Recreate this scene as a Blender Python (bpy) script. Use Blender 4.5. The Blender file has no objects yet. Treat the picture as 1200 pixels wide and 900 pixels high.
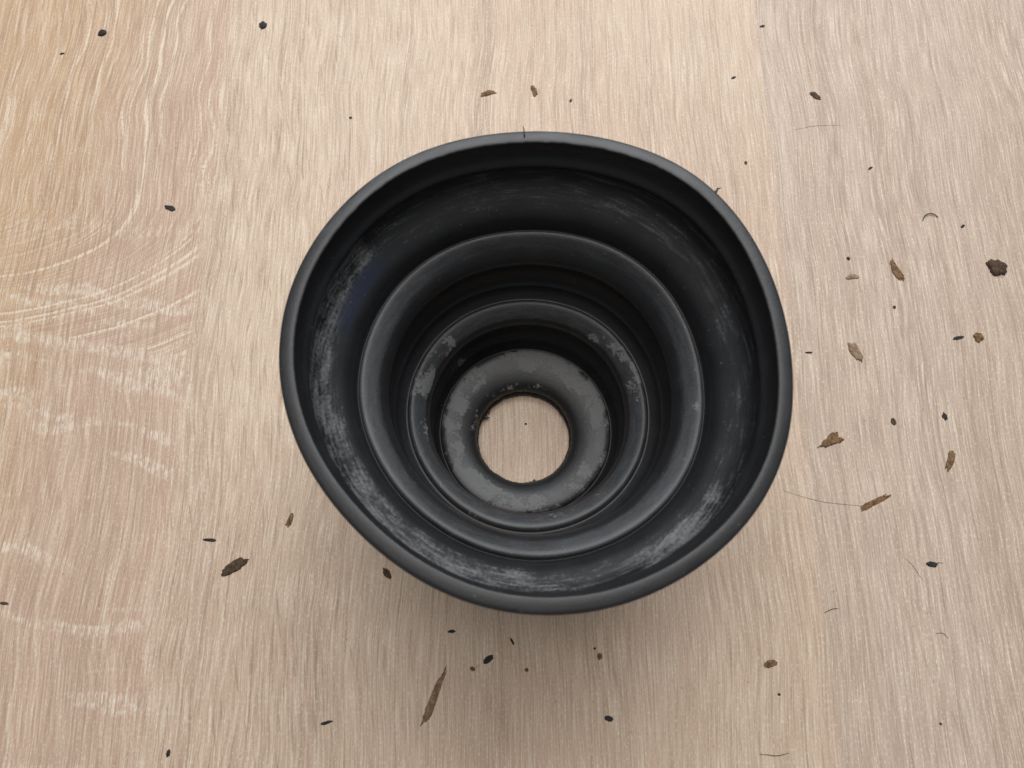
import bpy, math, random
from mathutils import Vector, noise as mnoise

MM = 0.001
SC = bpy.context.scene
COL = SC.collection

# ------------------------------------------------------------------ camera
cd = bpy.data.cameras.new('camera')
cd.sensor_fit = 'HORIZONTAL'; cd.sensor_width = 36.0; cd.lens = 27.0
cd.clip_start = 0.005; cd.clip_end = 20.0
cam = bpy.data.objects.new('camera', cd); COL.objects.link(cam)
cam.location = (-3.144*MM, -43.12*MM, 185.86*MM)
cam.rotation_euler = (math.radians(16.94), 0, 0)
cd.dof.use_dof = True; cd.dof.focus_distance = 0.188; cd.dof.aperture_fstop = 26.0
SC.camera = cam

# ------------------------------------------------------------------ light
w = bpy.data.worlds.new('World'); SC.world = w; w.use_nodes = True
bg = w.node_tree.nodes['Background']
bg.inputs[0].default_value = (0.93, 0.97, 1.0, 1); bg.inputs[1].default_value = 0.19

def area(name, loc, aim, sx, sy, power, col):
    l = bpy.data.lights.new(name, 'AREA'); l.shape = 'RECTANGLE'; l.size = sx; l.size_y = sy
    l.energy = power; l.color = col
    o = bpy.data.objects.new(name, l); COL.objects.link(o); o.location = loc
    o.rotation_euler = (Vector(aim) - Vector(loc)).to_track_quat('-Z', 'Y').to_euler()
    return o
area('window_light', (0.08, 0.52, 0.62), (0, 0, 0), 0.75, 0.55, 6.7, (0.95, 0.975, 1.0))
area('ceiling_light', (-0.10, 0.12, 1.3), (0, 0, 0), 0.8, 0.8, 7.3, (1.0, 0.95, 0.88))

SC.cycles.max_bounces = 5; SC.cycles.diffuse_bounces = 4; SC.cycles.glossy_bounces = 2
SC.view_settings.view_transform = 'Standard'; SC.view_settings.look = 'None'
SC.view_settings.exposure = 0.0; SC.view_settings.gamma = 1.0
SC.view_settings.use_curve_mapping = False

# ------------------------------------------------------------------ node helpers
class V:
    """a scalar socket (or number) with arithmetic that grows Math nodes"""
    def __init__(s, g, k): s.g, s.k = g, k
    def _b(s, op, o, c=None, rev=False):
        a, b = (o, s) if rev else (s, o)
        return s.g.math(op, a, b, c)
    def __add__(s, o): return s._b('ADD', o)
    __radd__ = __add__
    def __sub__(s, o): return s._b('SUBTRACT', o)
    def __rsub__(s, o): return s._b('SUBTRACT', o, rev=True)
    def __mul__(s, o): return s._b('MULTIPLY', o)
    __rmul__ = __mul__
    def __truediv__(s, o): return s._b('DIVIDE', o)

class G:
    def __init__(s, name):
        s.m = bpy.data.materials.new(name); s.m.use_nodes = True
        s.t = s.m.node_tree; s.bsdf = s.t.nodes['Principled BSDF']
    def n(s, kind): return s.t.nodes.new(kind)
    def put(s, sock, v):
        if isinstance(v, V): v = v.k
        if hasattr(v, 'is_output'): s.t.links.new(v, sock)
        elif v is not None: sock.default_value = v
    def math(s, op, a, b=None, c=None):
        n = s.n('ShaderNodeMath'); n.operation = op
        s.put(n.inputs[0], a); s.put(n.inputs[1], b)
        if c is not None: s.put(n.inputs[2], c)
        return V(s, n.outputs[0])
    def vec(s, x, y, z=0.0):
        n = s.n('ShaderNodeCombineXYZ')
        for i, v in enumerate((x, y, z)): s.put(n.inputs[i], v)
        return n.outputs[0]
    def noise(s, v, detail=2.0, rough=0.5, scale=1.0, dist=0.0):
        n = s.n('ShaderNodeTexNoise'); n.inputs['Scale'].default_value = scale
        n.inputs['Detail'].default_value = detail; n.inputs['Roughness'].default_value = rough
        n.inputs['Distortion'].default_value = dist
        s.put(n.inputs['Vector'], v); return V(s, n.outputs[0])
    def noise2(s, v, detail=1.0, rough=0.5):
        n = s.n('ShaderNodeTexNoise'); n.noise_dimensions = '2D'; n.inputs['Scale'].default_value = 1.0
        n.inputs['Detail'].default_value = detail; n.inputs['Roughness'].default_value = rough
        s.put(n.inputs['Vector'], v); return V(s, n.outputs[0])
    def ss(s, v, a, b):
        n = s.n('ShaderNodeMapRange'); n.interpolation_type = 'SMOOTHSTEP'
        s.put(n.inputs[0], v); s.put(n.inputs[1], a); s.put(n.inputs[2], b)
        return V(s, n.outputs[0])
    def mixf(s, f, a, b): return a + (b - a) * f
    def mix(s, f, a, b, blend='MIX'):
        n = s.n('ShaderNodeMix'); n.data_type = 'RGBA'; n.blend_type = blend
        s.put(n.inputs[0], f)
        for i, c in ((6, a), (7, b)):
            if isinstance(c, tuple): n.inputs[i].default_value = (*c, 1)
            else: s.put(n.inputs[i], c)
        return n.outputs[2]
    def coords(s, what='Object', k=1000.0):
        t = s.n('ShaderNodeTexCoord'); x = s.n('ShaderNodeSeparateXYZ')
        s.t.links.new(t.outputs[what], x.inputs[0])
        return tuple(V(s, o) * k for o in x.outputs)
    def attr(s, name):
        a = s.n('ShaderNodeAttribute'); a.attribute_name = name; return V(s, a.outputs['Fac'])
    def bump(s, h, dist, strength=1.0):
        b = s.n('ShaderNodeBump'); b.inputs['Strength'].default_value = strength
        b.inputs['Distance'].default_value = dist; s.put(b.inputs['Height'], h)
        s.t.links.new(b.outputs[0], s.bsdf.inputs['Normal'])
    def set(s, color=None, rough=None, spec=None):
        if color is not None:
            if isinstance(color, tuple): s.bsdf.inputs['Base Color'].default_value = (*color, 1)
            else: s.put(s.bsdf.inputs['Base Color'], color)
        s.put(s.bsdf.inputs['Roughness'], rough)
        if spec is not None: s.put(s.bsdf.inputs['Specular IOR Level'], spec)

# ------------------------------------------------------------------ materials
def wood_material():
    g = G('oak_laminate'); X, Y, Z = g.coords()
    N = lambda x, y, s=0.0, d=1.0, r=0.5: g.noise2(g.vec(x + s*7.3, y + s*3.1), d, r)
    # the grain wanders a little; a coarser, wavier belt runs left of the middle
    zone = g.math('MAXIMUM', g.ss(N(X*0.024, Y*0.006, 21.0), 0.45, 0.65)*0.5, g.ss(X, -90.0, -84.0) * g.ss(X + Y*0.1, -20.0, -62.0))
    Xw = X + (N(X*0.016, Y*0.018, 3.1, 1.0) - 0.5) * 5.0 + (N(X*0.30, Y*0.07, 8.3) - 0.5) * (0.25 + zone*0.9)
    f_mid = N(Xw*1.45, Y*0.085, 7.0, 2.0, 0.62)
    f_fin = N(Xw*2.9, Y*0.075, 13.0, 1.0, 0.6)
    f_big = N(Xw*0.42, Y*0.030, 1.0, 2.0, 0.55)
    speck = N(X*2.4, Y*1.2, 17.0, 2.0, 0.7)
    band = N(Xw*0.075, Y*0.004, 4.0, 2.0, 0.5)
    tone = N(X*0.014, Y*0.010, 11.0, 1.0)
    # printed boards: left one with arched grain, right one slightly greyer
    L = 1.0 - g.ss(X + (N(X*0.05, Y*0.06, 5.5, 2.0) - 0.5) * 7.0 + (speck - 0.5)*3.0 + (f_mid - 0.5)*4.0, -88.0, -84.0)
    R = g.ss(X, 68.6, 69.4)
    yR = 28.0 - (X + 136.0) * 0.18
    warp = N(X*0.050, Y*0.045, 2.0, 1.0) - 0.5
    up = g.ss(Y - yR + warp*6.0, -1.5, 1.5)
    dx = Xw + 152.0
    dy = g.math('MINIMUM', Y - 66.0 + warp*6.0, 0.0) * 1.9
    uA = g.math('SQRT', dx*dx + dy*dy) + warp*6.0
    uB = Xw * 0.9 + warp*5.0 + Y*0.06 + 300.0
    u = g.mixf(up, uB, uA)
    # colour
    c = g.mix(g.ss(tone, 0.35, 0.65), (0.512, 0.374, 0.276), (0.550, 0.420, 0.313))
    c = g.mix(L * g.mixf(zone, 0.55, 0.95), c, (0.430, 0.280, 0.205))
    c = g.mix(R * 0.80, c, (0.440, 0.345, 0.280))
    c = g.mix(g.ss(band, 0.44, 0.66) * 0.32, c, (0.380, 0.270, 0.195))
    c = g.mix(g.ss(X - Y*0.10, -112.0, -142.0) * L * 0.7, c, (0.500, 0.335, 0.190))
    dark = g.ss(f_mid, 0.55, 0.68) * (0.10 + zone*0.15) + g.ss(f_fin, 0.54, 0.70) * 0.26
    longl = g.ss(N(Xw*0.95, Y*0.0035, 91.0, 1.0), 0.58, 0.72)
    dark = dark + longl * 0.27 + g.ss(speck, 0.42, 0.24) * 0.22
    c = g.mix(dark, c, (0.255, 0.175, 0.125))
    light = g.ss(f_mid, 0.46, 0.36) * (0.14 + zone*0.20) + g.ss(f_fin, 0.45, 0.33) * 0.32 + g.ss(f_big, 0.50, 0.70) * 0.13 + g.ss(speck, 0.57, 0.74) * 0.38
    light = light * (0.35 + speck * 1.25) * (1.0 - L*0.15)
    c = g.mix(light, c, (0.720, 0.615, 0.500))
    # growth lines of the arched figure
    rn = N(u*0.50, Y*0.008, 40.0)
    rn2 = N(u*1.35, Y*0.030, 47.0)
    ring = g.ss(rn, 0.60, 0.66) * g.ss(speck + (rn - 0.6)*1.2, 0.40, 0.56) * (0.34 + up*0.54) * g.ss(f_mid, 0.70, 0.42) + g.ss(rn2, 0.54, 0.66) * (0.10 + speck*0.8) * (0.40 + up*0.25) * g.ss(f_fin, 0.70, 0.40)
    c = g.mix(g.ss(rn2, 0.46, 0.34) * L * 0.22, c, (0.330, 0.215, 0.150))
    c = g.mix(ring * L, c, (0.680, 0.570, 0.450))
    # medullary rays running across the grain
    ry = Y + (X + 136.0) * 0.13 + warp * 9.0
    brk = g.ss(N(X*0.80, Y*0.30, 19.0, 2.0, 0.7), 0.36, 0.66)
    ray = g.ss(N(X*0.020, ry*0.15, 44.0, 2.0), 0.57, 0.70) * g.ss(Y, 66.0, 44.0)
    d1 = g.math('ABSOLUTE', Y - yR + warp*5.0)
    d2 = g.math('ABSOLUTE', Y - yR - 9.0 + warp*14.0)
    ray = g.math('MAXIMUM', ray, g.math('MAXIMUM', g.ss(d1, 2.6, 0.4), g.ss(d2, 2.2, 0.3) * g.ss(X, -92.0, -104.0)))
    c = g.mix(ray * brk * (0.25 + speck) * g.ss(f_fin, 0.74, 0.38) * L * 1.1, c, (0.700, 0.620, 0.515))
    # long darker growth lines of the right board
    rl = g.ss(N((X + Y*0.035)*0.17, Y*0.006, 61.0, 2.0), 0.585, 0.64) * g.ss(f_mid, 0.36, 0.56)
    c = g.mix(rl * R * 0.26, c, (0.285, 0.200, 0.145))
    # short slanting pores
    pore = g.ss(N((X + Y*0.17)*1.05, Y*0.085, 71.0), 0.70, 0.76)
    c = g.mix(pore * (1.0 - L*0.7) * (0.18 + zone*0.20), c, (0.225, 0.158, 0.115))
    # fine dirt specks too small to count
    vor = g.n('ShaderNodeTexVoronoi'); vor.voronoi_dimensions = '2D'; vor.inputs['Scale'].default_value = 0.11
    g.t.links.new(g.vec(X, Y, 0.0), vor.inputs['Vector'])
    dot = g.ss(V(g, vor.outputs['Distance']) + f_fin*0.05, 0.066, 0.045) * g.ss(warp + tone*0.4 + f_big*0.3, 0.38, 0.52)
    c = g.mix(dot * 0.25, c, (0.07, 0.05, 0.04))
    g.set(c, 0.50, 0.35)
    g.bump(f_mid*-1.0 - f_fin*0.5, 0.00016, 0.4)
    return g.m

def rubber_material():
    g = G('worn_black_rubber'); X, Y, Z = g.coords()
    r = g.math('SQRT', X*X + Y*Y)
    cx, cy = X / r, Y / r
    dust, sheen_film, smooth = g.attr('dust'), g.attr('sheen_film'), g.attr('clean')
    dust2 = g.attr('streaky')
    streak = g.noise(g.vec(cx*6.0, cy*6.0, Z*1.0 + r*0.9), 3.0, 0.62)
    blot = g.noise(g.vec(X*0.20, Y*0.20, Z*0.20), 4.0, 0.55)
    grit = g.noise(g.vec(X*1.6, Y*1.6, Z*1.6), 2.0, 0.65)
    c = g.mix(blot, (0.0105, 0.0109, 0.0122), (0.021, 0.0217, 0.0242))
    st = g.ss(dust2, 0.6, 0.9)
    ma = g.ss(dust + (blot - 0.5)*1.7 + (grit - 0.5)*0.30, 0.42, 0.56)
    mb = g.ss(dust + (streak - 0.5)*0.9 + (blot - 0.5)*0.9 + (grit - 0.5)*0.7, 0.30, 0.95)
    m1 = g.mixf(st, ma, mb) * (0.5 + grit*0.7)
    m2 = g.ss(sheen_film + (streak - 0.5)*1.5*dust2 + (grit - 0.5)*0.2, 0.25, 0.95)
    c = g.mix(m2 * 0.75, c, (0.108, 0.112, 0.120))  # grey film; also carries sheen and shading painted into the colour
    c = g.mix(m1 * 0.74, c, (0.185, 0.187, 0.190))
    c = g.mix(smooth * 0.9, c, (0.014, 0.019, 0.038))
    sp = g.ss(g.noise(g.vec(X*1.7, Y*1.7, Z*1.7 + 40.0), 0.0), 0.82, 0.86)
    c = g.mix(sp * 0.35, c, (0.16, 0.155, 0.14))
    ro = 0.43 + (blot - 0.5) * 0.2 + m1 * 0.25 + m2 * 0.10
    g.set(c, ro, 0.44)
    g.bump(grit + blot*1.5, 0.00009, 0.30)
    return g.m

def dirt_material(name, a, b, edge, scale=1.6, rough=0.75):
    g = G(name); X, Y, Z = g.coords()
    n1 = g.noise(g.vec(X, Y, Z), 4.0, 0.7, scale)
    n2 = g.noise(g.vec(X, Y, Z), 2.0, 0.6, scale*3.0)
    c = g.mix(g.ss(n1, 0.38, 0.62), a, b)
    c = g.mix(g.ss(n2, 0.55, 0.7) * 0.7, c, edge)
    g.set(c, rough, 0.3); g.bump(n1 + n2*0.5, 0.0003, 0.8)
    return g.m

M = {
    'wood': wood_material(),
    'rubber': rubber_material(),
    'brown': dirt_material('dried_brown_dirt', (0.095, 0.050, 0.024), (0.250, 0.145, 0.072), (0.030, 0.016, 0.009)),
    'umber': dirt_material('dark_brown_dirt', (0.045, 0.028, 0.019), (0.110, 0.068, 0.042), (0.020, 0.014, 0.010)),
    'stain': dirt_material('thin_brown_stain', (0.150, 0.088, 0.048), (0.270, 0.180, 0.110), (0.070, 0.040, 0.022), 0.9),
    'tan': dirt_material('pale_tan_dirt', (0.200, 0.125, 0.075), (0.330, 0.235, 0.160), (0.060, 0.038, 0.024)),
    'dark': dirt_material('black_rubber_crumb', (0.014, 0.014, 0.015), (0.030, 0.029, 0.030), (0.008, 0.008, 0.008), 1.6, 0.55),
    'hair': dirt_material('dark_hair', (0.090, 0.070, 0.055), (0.130, 0.100, 0.080), (0.060, 0.045, 0.035), 1.0, 0.5),
    'grey': dirt_material('pale_grey_hair', (0.25, 0.23, 0.21), (0.32, 0.30, 0.28), (0.20, 0.18, 0.17), 1.0, 0.5),
}

def mesh_object(name, verts, faces, mat, parent=None, smooth=True):
    me = bpy.data.meshes.new(name); me.from_pydata([tuple(c*MM for c in v) for v in verts], [], faces)
    me.materials.append(mat); me.update()
    if smooth: me.shade_smooth()
    o = bpy.data.objects.new(name, me); COL.objects.link(o)
    if parent: o.parent = parent
    return o

# ------------------------------------------------------------------ tabletop
def tabletop():
    hx, hy, t, b = 400.0, 320.0, 22.0, 1.0
    rings = [(-hx+b, -hx+b, -t), ]
    def ring(ix, z): return [(-hx+ix, -hy+ix, z), (hx-ix, -hy+ix, z), (hx-ix, hy-ix+20, z), (-hx+ix, hy-ix+20, z)]
    v = ring(b, -t) + ring(0, -t+b) + ring(0, -b) + ring(b, 0.0)
    f = [(3, 2, 1, 0), (12, 13, 14, 15)]
    for k in range(3):
        for i in range(4):
            j = (i+1) % 4; f.append((k*4+i, k*4+j, k*4+4+j, k*4+4+i))
    o = mesh_object('tabletop', v, f, M['wood'], smooth=False)
    o['kind'] = 'structure'
    o['label'] = 'pale oak laminate tabletop with pinkish arched grain on the left'
    return o
tabletop()

# ------------------------------------------------------------------ rubber boot
RIM_H = 58.3
RIM = (45.16, 0.336, 0.707, 0.138, -0.52, -0.383, 0.304, -0.212, -0.101, -0.145, -0.203)
SEG = 480
def wob(th):
    s = 0.0
    for k in range(1, 6): s += RIM[2*k-1]*math.cos(k*th) + RIM[2*k]*math.sin(k*th)
    return s

# inner and outer outline of each moulded section, (radius, height) in mm, bottom to top
INNER = {
 'end_collar': [(11.6,0.08),(11.2,0.4),(11.2,1.3),(11.55,1.6),(11.95,1.9),(11.95,2.4),(11.45,2.8),(11.45,3.6),(11.9,4.6),(12.9,5.5),(14.6,6.2),(16.6,6.7),(18.6,7.0),(19.6,6.9),(20.1,6.5),(20.3,5.7)],
 'convolution_small': [(20.3,5.7),(20.7,5.5),(21.5,6.9),(21.9,8.4),(22.05,9.2),(22.6,9.8),(23.0,11.2),(23.0,13.6),(22.5,16.2),(22.05,17.6),(22.3,18.9),(23.1,20.2),(24.1,21.2),(25.1,21.9),(25.8,22.1),(26.2,21.8),(26.45,21.3)],
 'convolution_large': [(26.45,21.3),(26.8,21.1),(27.4,21.6),(28.3,22.6),(28.75,23.7),(28.8,24.4),(29.3,24.9),(30.0,26.4),(30.2,29.2),(29.85,31.4),(29.3,33.2),(29.15,34.4),(29.6,35.8),(30.6,37.3),(31.8,38.6),(32.9,39.5),(33.7,39.8),(34.15,39.5),(34.35,38.9)],
 'flared_wall': [(34.35,38.9),(34.65,38.7),(34.95,39.6),(35.3,41.0),(35.8,42.3),(36.7,43.5),(38.2,44.7),(39.6,45.7),(40.6,46.6),(41.4,47.8),(41.8,49.4),(41.8,50.8)],
 'rim': [(41.8,50.8),(41.5,51.6),(41.4,52.2),(41.8,52.9),(42.3,53.8),(42.7,55.4),(42.65,57.0),(42.55,57.9),(42.62,58.12),(42.95,58.27),(43.6,58.3),(44.4,58.2),(45.0,58.05),(45.3,57.75),(45.38,57.2),(45.3,56.4)],
}
OUTER = {
 'rim': [(45.3,56.4),(45.2,54.5),(44.9,52.0),(44.6,50.0)],
 'flared_wall': [(44.6,50.0),(44.2,47.0),(43.0,44.6),(40.4,42.6),(38.4,40.6),(37.6,37.8),(36.4,35.2)],
 'convolution_large': [(36.4,35.2),(34.8,34.6),(33.6,34.0),(32.6,31.6),(32.0,28.0),(31.2,24.0),(29.2,19.4)],
 'convolution_small': [(29.2,19.4),(27.6,17.8),(26.0,17.2),(25.2,16.0),(25.2,12.4),(24.8,8.8),(23.8,5.6)],
 'end_collar': [(23.8,5.6),(23.0,3.4),(22.7,1.2),(22.0,0.3),(20.5,0.06),(16.0,0.06),(12.2,0.06),(11.55,0.08)],
}
def spline(pts, step=0.28):
    out = []
    for i in range(len(pts)-1):
        p1, p2 = Vector(pts[i]), Vector(pts[i+1])
        p0 = Vector(pts[i-1]) if i else p1*2-p2
        p3 = Vector(pts[i+2]) if i+2 < len(pts) else p2*2-p1
        n = max(2, int((p2-p1).length/step))
        for k in range(n):
            t = k/n
            out.append(0.5*((2*p1)+(p2-p0)*t+(2*p0-5*p1+4*p2-p3)*t*t+(3*p1-p0-3*p2+p3)*t**3))
    out.append(Vector(pts[-1])); return out

def sst(v, a, b):
    t = min(1.0, max(0.0, (v-a)/(b-a))); return t*t*(3-2*t)
def place(r, z, th, jag=0.0):
    k = max(0.0, z)/RIM_H
    d = 1.15*wob(th)*k**1.6
    c, s = math.cos(th), math.sin(th)
    # hand-moulded unevenness, soft dents
    d += 0.16*k*(mnoise.noise(Vector((c*2.2, s*2.2, z*0.05+3))))
    dz = 0.25*k*mnoise.noise(Vector((c*1.6, s*1.6, z*0.03+9)))
    if jag: d += jag
    r2 = r + d
    low = (1-sst(r, 11.5, 18.0)) if z < 7.5 else 0.0            # the hole sits a little off centre
    return (1.13*k - 0.3*low + r2*c, 2.016*k - 0.9*low + r2*s, max(z+dz, 0.02))

def arc(th, c, hw, soft):
    d = abs((math.degrees(th)-c+180) % 360 - 180)
    return 1-sst(d, hw-soft, hw+soft)
def wear_and_sheen(part, r, z, th, inner):
    """dust = ragged grey patches, haze = streaky film plus painted sheen and shading, clean = wiped bluish patch"""
    if not inner: return 0.25, 0.25, 0.0, 0.4
    dust = sheen_film = clean = 0.0
    if part == 'end_collar':
        ringy = sst(r, 13.2, 16.4)
        dust = ringy*(0.37 + 0.20*arc(th, 195, 70, 14) + 0.20*arc(th, 55, 40, 8) + 0.10*arc(th, 285, 60, 20))
        dust += 0.42*arc(th, 110, 75, 25)*sst(r, 11.5, 12.0)*(1-sst(r, 12.6, 13.8))
        sheen_film = 0.15 + 0.34*ringy
    elif part == 'convolution_small':
        tread = sst(z, 18.4, 20.2)*sst(r, 22.0, 22.8)
        dust = tread*(0.50*arc(th, 154, 20, 3) + 0.40*arc(th, 27, 26, 5) + 0.24*arc(th, 250, 60, 20) + 0.25*arc(th, 185, 10, 4))
        dust += 0.5*arc(th, 139, 7, 4)*sst(z, 7.0, 8.5)*(1-sst(z, 10.0, 11.5))
        sheen_film = 0.54*tread  # crest sheen painted in as a paler tread
    elif part == 'convolution_large':
        sheen_film = 0.30*(1-sst(z, 22.5, 26.0)) + 0.44*sst(z, 35.4, 38.4)*(0.85+0.65*arc(th, 178, 48, 30)+0.60*arc(th, 320, 60, 40))  # painted light on the hollow's floor, painted sheen on the crest
        dust = 0.20*sst(z, 38.8, 39.6)*arc(th, 350, 30, 12)
    elif part == 'flared_wall':
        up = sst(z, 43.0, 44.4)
        sheen_film = up*sst(z, 43.4, 45.0)*(0.12 + 0.24*arc(th, 238, 44, 22) + 0.22*arc(th, 312, 24, 14) + 0.26*arc(th, 172, 24, 12)  # paler outwards to paint the shading by the inner edge; arcs are wear
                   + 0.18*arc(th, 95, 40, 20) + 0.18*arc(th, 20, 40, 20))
        sheen_film += 0.20*sst(z, 45.0, 45.8)*arc(th, 248, 36, 20) + 0.18*sst(z, 44.6, 45.4)*arc(th, 310, 14, 8)
        dust = 0.34*up*arc(th, 234, 44, 16) + 0.40*up*arc(th, 312, 16, 8)*sst(z, 44.4, 45.2) + 0.36*up*arc(th, 165, 26, 8)*sst(z, 44.8, 45.6)
        dust += 0.20*up*arc(th, 0, 360, 1)
        clean = up*arc(th, 153, 12, 4)*(1-sst(z, 45.4, 46.0))
    elif part == 'rim':
        sheen_film = 0.14 + (0.36*arc(th, 95, 60, 35) + 0.02)*sst(z, 57.6, 58.0)*sst(r, 42.5, 42.8) + 0.20*arc(th, 160, 50, 25)*(1-sst(z, 52, 53))  # back arc of the rim painted paler for the light it catches
    return min(dust, 1), min(sheen_film, 1), clean, {'flared_wall': 1.0, 'rim': 0.5, 'end_collar': 0.4}.get(part, 0.25)

def boot():
    root = bpy.data.objects.new('rubber_boot', None); COL.objects.link(root)
    root.empty_display_size = 0.02
    root['label'] = 'black ribbed rubber bellows boot standing open end up on the tabletop'
    root['category'] = 'rubber boot'
    parts = {}
    for part in ('end_collar', 'convolution_small', 'convolution_large', 'flared_wall', 'rim'):
        ip, op = spline(INNER[part]), spline(OUTER[part], 0.6)
        v, f, at = [], [], []
        for prof, inner in ((ip, True), (op, False)):
            base = len(v)
            for p in prof:
                for i in range(SEG):
                    th = 2*math.pi*i/SEG
                    jag = 0.0
                    if part == 'rim' and inner and 57.0 < p.y < 58.27 and p.x < 43.0:      # trimmed flash: ragged inner edge
                        jag = -0.20*max(0, mnoise.noise(Vector((math.cos(th)*26, math.sin(th)*26, 1))))*arc(th, 105, 60, 40) \
                              - 0.05*mnoise.noise(Vector((math.cos(th)*60, math.sin(th)*60, 4)))
                    if part == 'end_collar' and p.x < 12.4 and p.y < 4.2:
                        jag = 0.16*mnoise.noise(Vector((math.cos(th)*5, math.sin(th)*5, p.y*0.8))) + 0.16*mnoise.noise(Vector((math.cos(th)*19, math.sin(th)*19, p.y*1.6)))
                    v.append(place(p.x, p.y, th, jag)); at.append(wear_and_sheen(part, p.x, p.y, th, inner))
            for a in range(len(prof)-1):
                for i in range(SEG):
                    j = (i+1) % SEG
                    f.append((base+a*SEG+i, base+(a+1)*SEG+i, base+(a+1)*SEG+j, base+a*SEG+j))
        name = 'convolution' if part.startswith('convolution') else part
        o = mesh_object(name, v, f, M['rubber'], root)
        for k, an in enumerate(('dust', 'sheen_film', 'clean', 'streaky')):
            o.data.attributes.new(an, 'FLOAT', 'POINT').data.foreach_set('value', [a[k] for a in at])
        parts[part] = o
    parts['end_collar']['label'] = 'dusty grey collar ring round the hole at the bottom'
    # mould flash: parting-line nub at the back of the rim, spike on its right shoulder, torn bits at the hole
    def nub(parent, th, r, z, length, width, height, seed, name, outward=True):
        rnd = random.Random(seed); c, s = math.cos(th), math.sin(th)
        bx, by, bz = place(r, z, th)
        v = []; n = 7
        for k, q in enumerate((0.0, 0.35, 0.7, 1.0)):
            wd = width*(1-q*0.75)*(0.8+0.4*rnd.random()); h = height*(1-q*0.6)
            off = (length*q)*(1 if outward else -1)
            side = (rnd.random()-0.5)*width*q
            for i in range(n):
                a = 2*math.pi*i/n
                t = math.cos(a)*wd/2 + side; zz = math.sin(a)*h/2
                v.append((bx+c*off-s*t, by+s*off+c*t, bz+zz))
        f = [(k*n+i, k*n+(i+1) % n, (k+1)*n+(i+1) % n, (k+1)*n+i) for k in range(3) for i in range(n)]
        f += [tuple(range(n))[::-1], tuple(3*n+i for i in range(n))]
        mesh_object(name, v, f, M['rubber'], parent)
    rim, col = parts['rim'], parts['end_collar']
    nub(rim, math.radians(92.5), 43.6, 58.2, 2.5, 0.42, 0.7, 1, 'flash_nub')
    nub(rim, math.radians(43.0), 44.9, 57.8, 1.7, 0.80, 0.5, 2, 'flash_nub')
    for th, L, W, sd in ((148, 1.5, 1.3, 5), (140, 0.8, 2.4, 6), (152, 0.7, 1.8, 9), (283, 0.7, 1.4, 7), (278, 0.5, 0.8, 8), (75, .5, 1.6, 12)):
        nub(col, math.radians(th), 11.5, 1.0 if th < 200 else 3.0, L, W, 0.5, sd, 'torn_flash', False)
    return root
boot()

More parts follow.
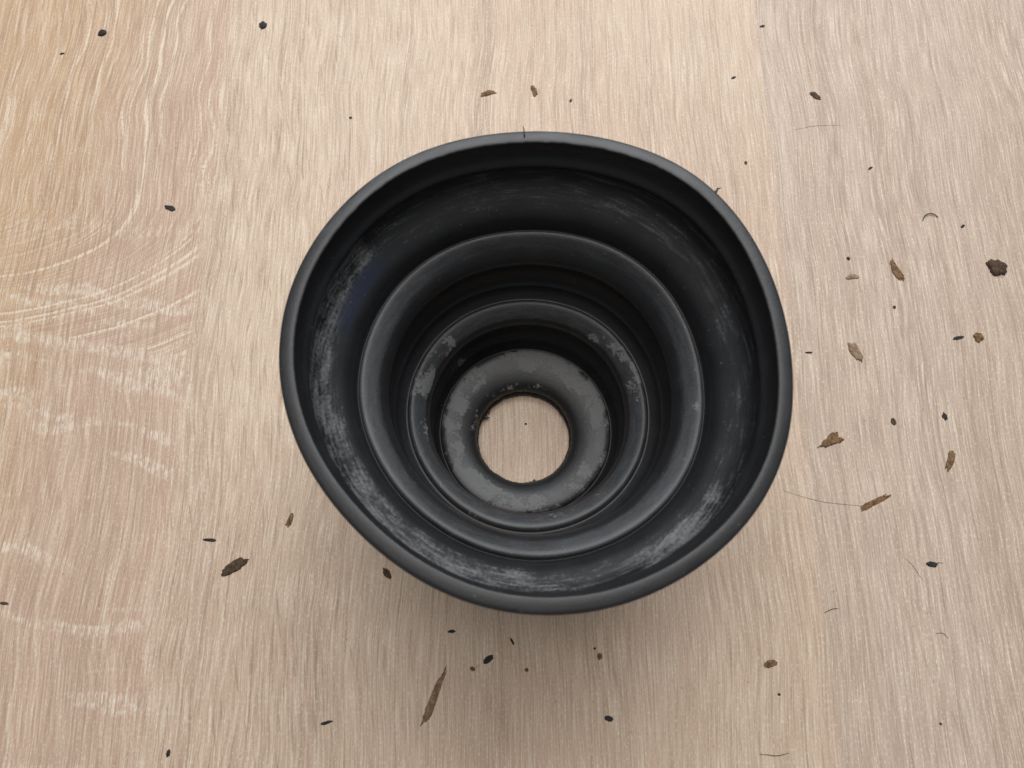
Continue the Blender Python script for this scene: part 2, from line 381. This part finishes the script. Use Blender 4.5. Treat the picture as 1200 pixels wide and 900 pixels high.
# ------------------------------------------------------------------ crumbs, flakes and hairs lying on the tabletop
# x, y, length, width (mm), angle, outline, material, name, category, label
DEBRIS = [
    (-123.5, 121.2, 2.54, 2.44, 50, 'chunk', 'dark', 'rubber_crumb', 'crumb', 'black crumb nearest the top left corner of the tabletop'),
    (-76.6, 124.0, 2.84, 2.23, 69, 'chunk', 'dark', 'rubber_crumb', 'crumb', 'small dark crumb at the top edge, left of the boot'),
    (-96.2, 63.5, 3.15, 1.52, -16, 'chunk', 'dark', 'rubber_crumb', 'crumb', 'black crumb on the pinkish left grain, level with the upper rim'),
    (-10.0, 100.2, 4.18, 2.29, 16, 'half', 'brown', 'dirt_flake', 'flake', 'half moon brown flake above the rim, left one of the pair'),
    (3.0, 101.1, 4.26, 2.00, -75, 'half', 'brown', 'dirt_flake', 'flake', 'upright half moon brown flake above the rim, right one of the pair'),
    (83.4, 99.6, 3.64, 1.74, -39, 'chunk', 'umber', 'dirt_flake', 'flake', 'small slanted dark flake alone on the upper right of the tabletop'),
    (125.4, 45.7, 5.33, 4.74, -29, 'chunk', 'umber', 'dirt_flake', 'flake', 'biggest dark brown clump near the right edge of the tabletop'),
    (98.6, 44.9, 6.00, 2.21, -71, 'rod', 'brown', 'dirt_flake', 'flake', 'slanted brown rod shaped flake left of the dark clump'),
    (86.8, 42.9, 3.42, 1.96, 5, 'half', 'tan', 'dirt_flake', 'flake', 'pale tan flake right of the rim, below a tiny black grain'),
    (86.4, 48.4, 1.14, 1.26, 0, 'chunk', 'dark', 'dirt_grain', 'grain', 'tiny black grain just above the pale tan flake'),
    (85.0, 22.2, 5.19, 2.59, -65, 'rod', 'tan', 'dirt_flake', 'flake', 'mottled light brown flake right of the boot, mid height'),
    (117.0, 26.1, 2.81, 2.42, -70, 'chunk', 'brown', 'dirt_flake', 'flake', 'small brown flake beside a thin black sliver near right edge'),
    (111.9, 25.9, 3.22, 0.91, 14, 'seed', 'dark', 'rubber_sliver', 'sliver', 'thin black sliver just left of a small brown flake'),
    (118.5, 58.0, 1.58, 0.91, 39, 'chunk', 'dark', 'dirt_grain', 'grain', 'tiny dark grain right of the curled black fibre'),
    (96.6, 34.4, 1.00, 1.09, 0, 'chunk', 'dark', 'dirt_grain', 'grain', 'tiny black grain below the slanted brown rod flake'),
    (72.9, 21.9, 1.97, 0.56, 0, 'seed', 'dark', 'rubber_sliver', 'sliver', 'short black sliver close to the right side of the rim'),
    (75.4, -1.3, 6.69, 3.90, 27, 'wedge', 'brown', 'dirt_flake', 'flake', 'wedge shaped brown flake right of the boot, largest brown one there'),
    (91.9, 3.7, 2.37, 1.53, -88, 'seed', 'umber', 'dirt_grain', 'grain', 'oval dark grain right of the wedge shaped brown flake'),
    (104.9, 5.0, 2.31, 1.58, -79, 'chunk', 'dark', 'dirt_grain', 'grain', 'black oval grain above the upright brown flake on the right'),
    (104.3, -6.2, 4.92, 1.81, 67, 'rod', 'brown', 'dirt_flake', 'flake', 'upright brown flake right of the wedge shaped one'),
    (84.7, -16.3, 7.84, 1.57, 25, 'rod', 'brown', 'dirt_flake', 'flake', 'long tilted brown stick of dirt at the end of a thin hair'),
    (96.0, -31.0, 2.56, 1.42, -8, 'chunk', 'dark', 'rubber_crumb', 'crumb', 'black crumb with a thin tail on the lower right'),
    (55.7, -53.1, 3.17, 1.62, 14, 'seed', 'brown', 'dirt_flake', 'flake', 'brown oval flake alone below right of the boot'),
    (18.4, -64.6, 2.08, 1.25, -11, 'seed', 'dark', 'rubber_crumb', 'crumb', 'black oval crumb near the bottom edge, below the boot'),
    (16.9, -51.5, 1.17, 1.47, 0, 'chunk', 'brown', 'dirt_flake', 'flake', 'tiny brown flake in the boot shadow, right of centre'),
    (15.8, -49.8, 0.68, 0.65, 0, 'chunk', 'dark', 'dirt_grain', 'grain', 'tiny black grain just above a tiny brown flake in the shadow'),
    (-8.6, -52.2, 2.85, 1.32, 34, 'seed', 'dark', 'rubber_crumb', 'crumb', 'shiny black crumb with a pale tail in the boot shadow'),
    (-17.1, -46.1, 1.77, 0.75, 5, 'seed', 'dark', 'rubber_crumb', 'crumb', 'small black crumb just below the bottom left of the rim'),
    (-20.3, -59.5, 12.18, 2.50, -112, 'smear', 'stain', 'dirt_smear', 'smear', 'long brown dirt smear below the boot, pointing up right'),
    (-12.1, -54.2, 1.33, 0.93, -43, 'chunk', 'brown', 'dirt_flake', 'flake', 'tiny brown flake left of the shiny black crumb'),
    (-68.6, -31.5, 6.67, 2.70, 33, 'seed', 'umber', 'dirt_flake', 'flake', 'large dark brown seed shaped flake left below the boot'),
    (-75.1, -25.4, 3.28, 0.80, -5, 'seed', 'dark', 'rubber_sliver', 'sliver', 'short dark sliver above the large seed shaped flake'),
    (-79.0, -71.7, 1.68, 0.96, 81, 'chunk', 'dark', 'rubber_crumb', 'crumb', 'small black crumb at the bottom edge, far left'),
    (-44.6, -65.5, 2.79, 0.72, 14, 'seed', 'dark', 'rubber_sliver', 'sliver', 'thin black sliver near the bottom edge, left of the brown smear'),
    (-56.4, -20.6, 3.38, 1.26, 76, 'rod', 'brown', 'dirt_flake', 'flake', 'narrow brown flake close to the lower left of the rim'),
    (-32.5, -33.1, 3.01, 1.56, -57, 'chunk', 'umber', 'dirt_flake', 'flake', 'dark brown flake peeking out under the lower left rim'),
    (70.6, 123.7, 1.81, 0.79, 12, 'seed', 'dark', 'rubber_sliver', 'sliver', 'tiny dark sliver at the top edge, right of the boot'),
    (60.7, 105.7, 1.56, 0.73, 23, 'seed', 'dark', 'rubber_sliver', 'sliver', 'tiny dark sliver upper right, left of the slanted dark flake'),
    (13.6, 97.9, 1.39, 0.88, 63, 'chunk', 'umber', 'dirt_grain', 'grain', 'tiny brown grain right of the two half moon flakes'),
    (-3.1, -48.3, 2.07, 0.50, -61, 'seed', 'dark', 'rubber_sliver', 'sliver', 'thin dark sliver in the shadow right under the rim'),
    (0.2, -54.4, 0.97, 1.09, 0, 'chunk', 'brown', 'dirt_grain', 'grain', 'tiny brown grain in the shadow below the thin dark sliver'),
    (96.0, 75.9, 1.59, 0.69, 36, 'seed', 'dark', 'rubber_sliver', 'sliver', 'tiny dark sliver left above the curled fibre'),
    (-48.8, 92.2, 1.26, 0.82, -23, 'chunk', 'dark', 'dirt_grain', 'grain', 'tiny black grain outside the upper left of the rim'),
    (92.4, -65.7, 0.85, 0.59, -41, 'chunk', 'dark', 'dirt_grain', 'grain', 'tiny black grain in the lower right corner area'),
    (61.7, 77.6, 0.95, 1.36, 0, 'chunk', 'umber', 'dirt_grain', 'grain', 'tiny dark grain outside the upper right of the rim'),
    (-134.1, 114.0, 1.44, 0.74, 19, 'seed', 'dark', 'rubber_sliver', 'sliver', 'tiny dark sliver left below the top left crumb'),
    (-121.3, -39.9, 2.24, 0.76, -8, 'seed', 'umber', 'rubber_sliver', 'sliver', 'dark sliver at the left edge of the tabletop'),
    (57.0, -59.6, 0.77, 0.72, 0, 'chunk', 'dark', 'dirt_grain', 'grain', 'tiny black grain below the lone brown oval flake'),
    (0.3, 3.1, 0.74, 0.70, 0, 'chunk', 'dark', 'dirt_grain', 'grain', 'tiny black grain on the wood inside the boot hole'),
]
GROUP = {'grain': 'tiny grains of dirt on the tabletop', 'flake': 'dirt flakes on the tabletop', 'crumb': 'black crumbs on the tabletop',
         'sliver': 'thin slivers on the tabletop', 'hair': 'hairs on the tabletop', 'fibre': 'fibres on the tabletop'}
def crumb(i, x, y, L, W, ang, shape, mat, name, cat, label):
    rnd = random.Random(100+i)
    if cat == 'grain': L *= 0.85; W *= 0.85
    n = 40 if L > 3 else 16
    rough = {'chunk': 0.20, 'rod': 0.26, 'seed': 0.17, 'half': 0.20, 'wedge': 0.28, 'smear': 0.30}[shape]
    off = rnd.random()*50
    prof = []
    for k in range(n):
        a = 2*math.pi*k/n; c, s = math.cos(a), math.sin(a)
        if shape == 'rod':
            e = 0.45; px, py = math.copysign(abs(c)**e, c), math.copysign(abs(s)**0.8, s)
            py *= 0.9 + 0.15*px*(1 if i % 2 else -1); py += 0.06*(px*px-0.4)
        elif shape == 'seed':
            px = c; py = math.copysign(abs(s)**1.05, s)
        elif shape == 'half':
            px = c; py = s*(1.0 if s > 0 else 0.55) + 0.25*(1-px*px) - 0.2
        elif shape == 'smear':
            px = math.copysign(abs(c)**0.6, c); py = math.copysign(abs(s)**0.55, s)*(0.62+0.38*c)
        elif shape == 'wedge':
            px = c; py = s*(0.62+0.42*c)
            if s > 0 and c < 0.2: py *= 0.9
        else:
            px, py = c, s
        q = 1 + rough*(mnoise.noise(Vector((c*1.4+off, s*1.4, 0))) * 1.3 + 1.0*mnoise.noise(Vector((c*4+off, s*4, 5))) + 0.9*mnoise.noise(Vector((c*9+off, s*9, 2))))
        prof.append((px*q*L/2, py*q*W/2))
    H = min(W, L)*{'seed': 0.17, 'rod': 0.15, 'half': 0.14, 'wedge': 0.11, 'smear': 0.05, 'chunk': 0.20}[shape]
    if name == 'dirt_smear': H = 0.14
    v = [(px, py, 0.0) for px, py in prof]
    for sc_, hz in ((0.96, 0.45), (0.78, 0.85), (0.45, 1.0)):
        for px, py in prof:
            qx, qy = px*sc_, py*sc_
            v.append((qx, qy, H*hz*(1+0.7*mnoise.noise(Vector((qx*1.1+off, qy*1.1, 7))))))
    v.append((0, 0, H*(1+0.5*mnoise.noise(Vector((off, 0, 7))))))
    f = [(k*n+j, k*n+(j+1) % n, (k+1)*n+(j+1) % n, (k+1)*n+j) for k in range(3) for j in range(n)]
    f += [(3*n+j, 3*n+(j+1) % n, 4*n) for j in range(n)]
    f.append(tuple(range(n))[::-1])
    o = mesh_object(name, v, f, M[mat])
    o.location = (x*MM, y*MM, 0.00002); o.rotation_euler = (0, 0, math.radians(ang))
    o['label'] = label; o['category'] = cat
    if cat in GROUP: o['group'] = GROUP[cat]
for i, d in enumerate(DEBRIS): crumb(i, *d)

# points on the tabletop (mm), thickness, material, name, category, label
FIBRES = [
    ([(107.9, 59.6), (108.5, 60.9), (109.8, 61.6), (111.2, 61.4), (112.2, 60.6)], 0.30, 'dark', 'curled_fibre', 'fibre', 'short curled black fibre on the upper right of the tabletop'),
    ([(62.9, -13.6), (67.1, -15.0), (72.1, -16.3), (77.2, -16.9), (81.7, -17.3)], 0.07, 'hair', 'hair', 'hair', 'long thin hair running from the rim to the dirt stick'),
    ([(89.9, -29.6), (91.5, -31.5), (93.2, -34.7)], 0.08, 'hair', 'hair', 'hair', 'thin slanting hair left of the tailed crumb, lower right'),
    ([(96.6, -31.0), (97.7, -30.6), (98.6, -30.8)], 0.12, 'hair', 'hair', 'hair', 'tiny hair sticking out of the tailed crumb, lower right'),
    ([(51.6, -71.9), (53.3, -72.0), (55.0, -72.2), (56.9, -71.9), (57.9, -71.6)], 0.14, 'dark', 'fibre', 'fibre', 'dark wavy fibre at the bottom edge, right of the boot'),
    ([(69.3, -42.0), (71.0, -41.2), (72.6, -41.0)], 0.14, 'dark', 'fibre', 'fibre', 'short curved dark fibre below right of the boot'),
    ([(94.5, -46.5), (96.1, -46.5), (97.1, -47.6)], 0.12, 'hair', 'fibre', 'fibre', 'small hooked fibre on the lower right of the tabletop'),
    ([(76.6, 88.3), (81.0, 89.3), (85.4, 89.7), (89.9, 89.7)], 0.08, 'grey', 'hair', 'hair', 'pale thin hair lying across the grain, upper right'),
    ([(-10.5, -53.3), (-11.5, -54.0), (-12.6, -54.6)], 0.10, 'grey', 'fibre', 'fibre', 'pale fibre tail beside the shiny black crumb in the shadow'),
]
def fibre(pts, wd, mat, name, cat, label):
    x0, y0 = pts[0]
    p = spline([(x-x0, y-y0) for x, y in pts], 0.5); n = 6; v, f = [], []
    for k, q in enumerate(p):
        a, b = p[max(0, k-1)], p[min(len(p)-1, k+1)]; d = (b-a).normalized()
        r = wd/2*(0.55+0.45*math.sin(math.pi*min(1, max(0.05, k/(len(p)-1)))))
        lift = r + 0.05 + 0.25*math.sin(math.pi*k/(len(p)-1))*(wd > 0.2)
        for i in range(n):
            t = 2*math.pi*i/n
            v.append((q.x-d.y*math.cos(t)*r, q.y+d.x*math.cos(t)*r, lift+math.sin(t)*r))
    for k in range(len(p)-1):
        for i in range(n):
            f.append((k*n+i, k*n+(i+1) % n, (k+1)*n+(i+1) % n, (k+1)*n+i))
    f += [tuple(range(n))[::-1], tuple((len(p)-1)*n+i for i in range(n))]
    o = mesh_object(name, v, f, M[mat]); o.location = (x0*MM, y0*MM, 0)
    o['label'] = label; o['category'] = cat; o['group'] = GROUP[cat]
for d in FIBRES: fibre(*d)
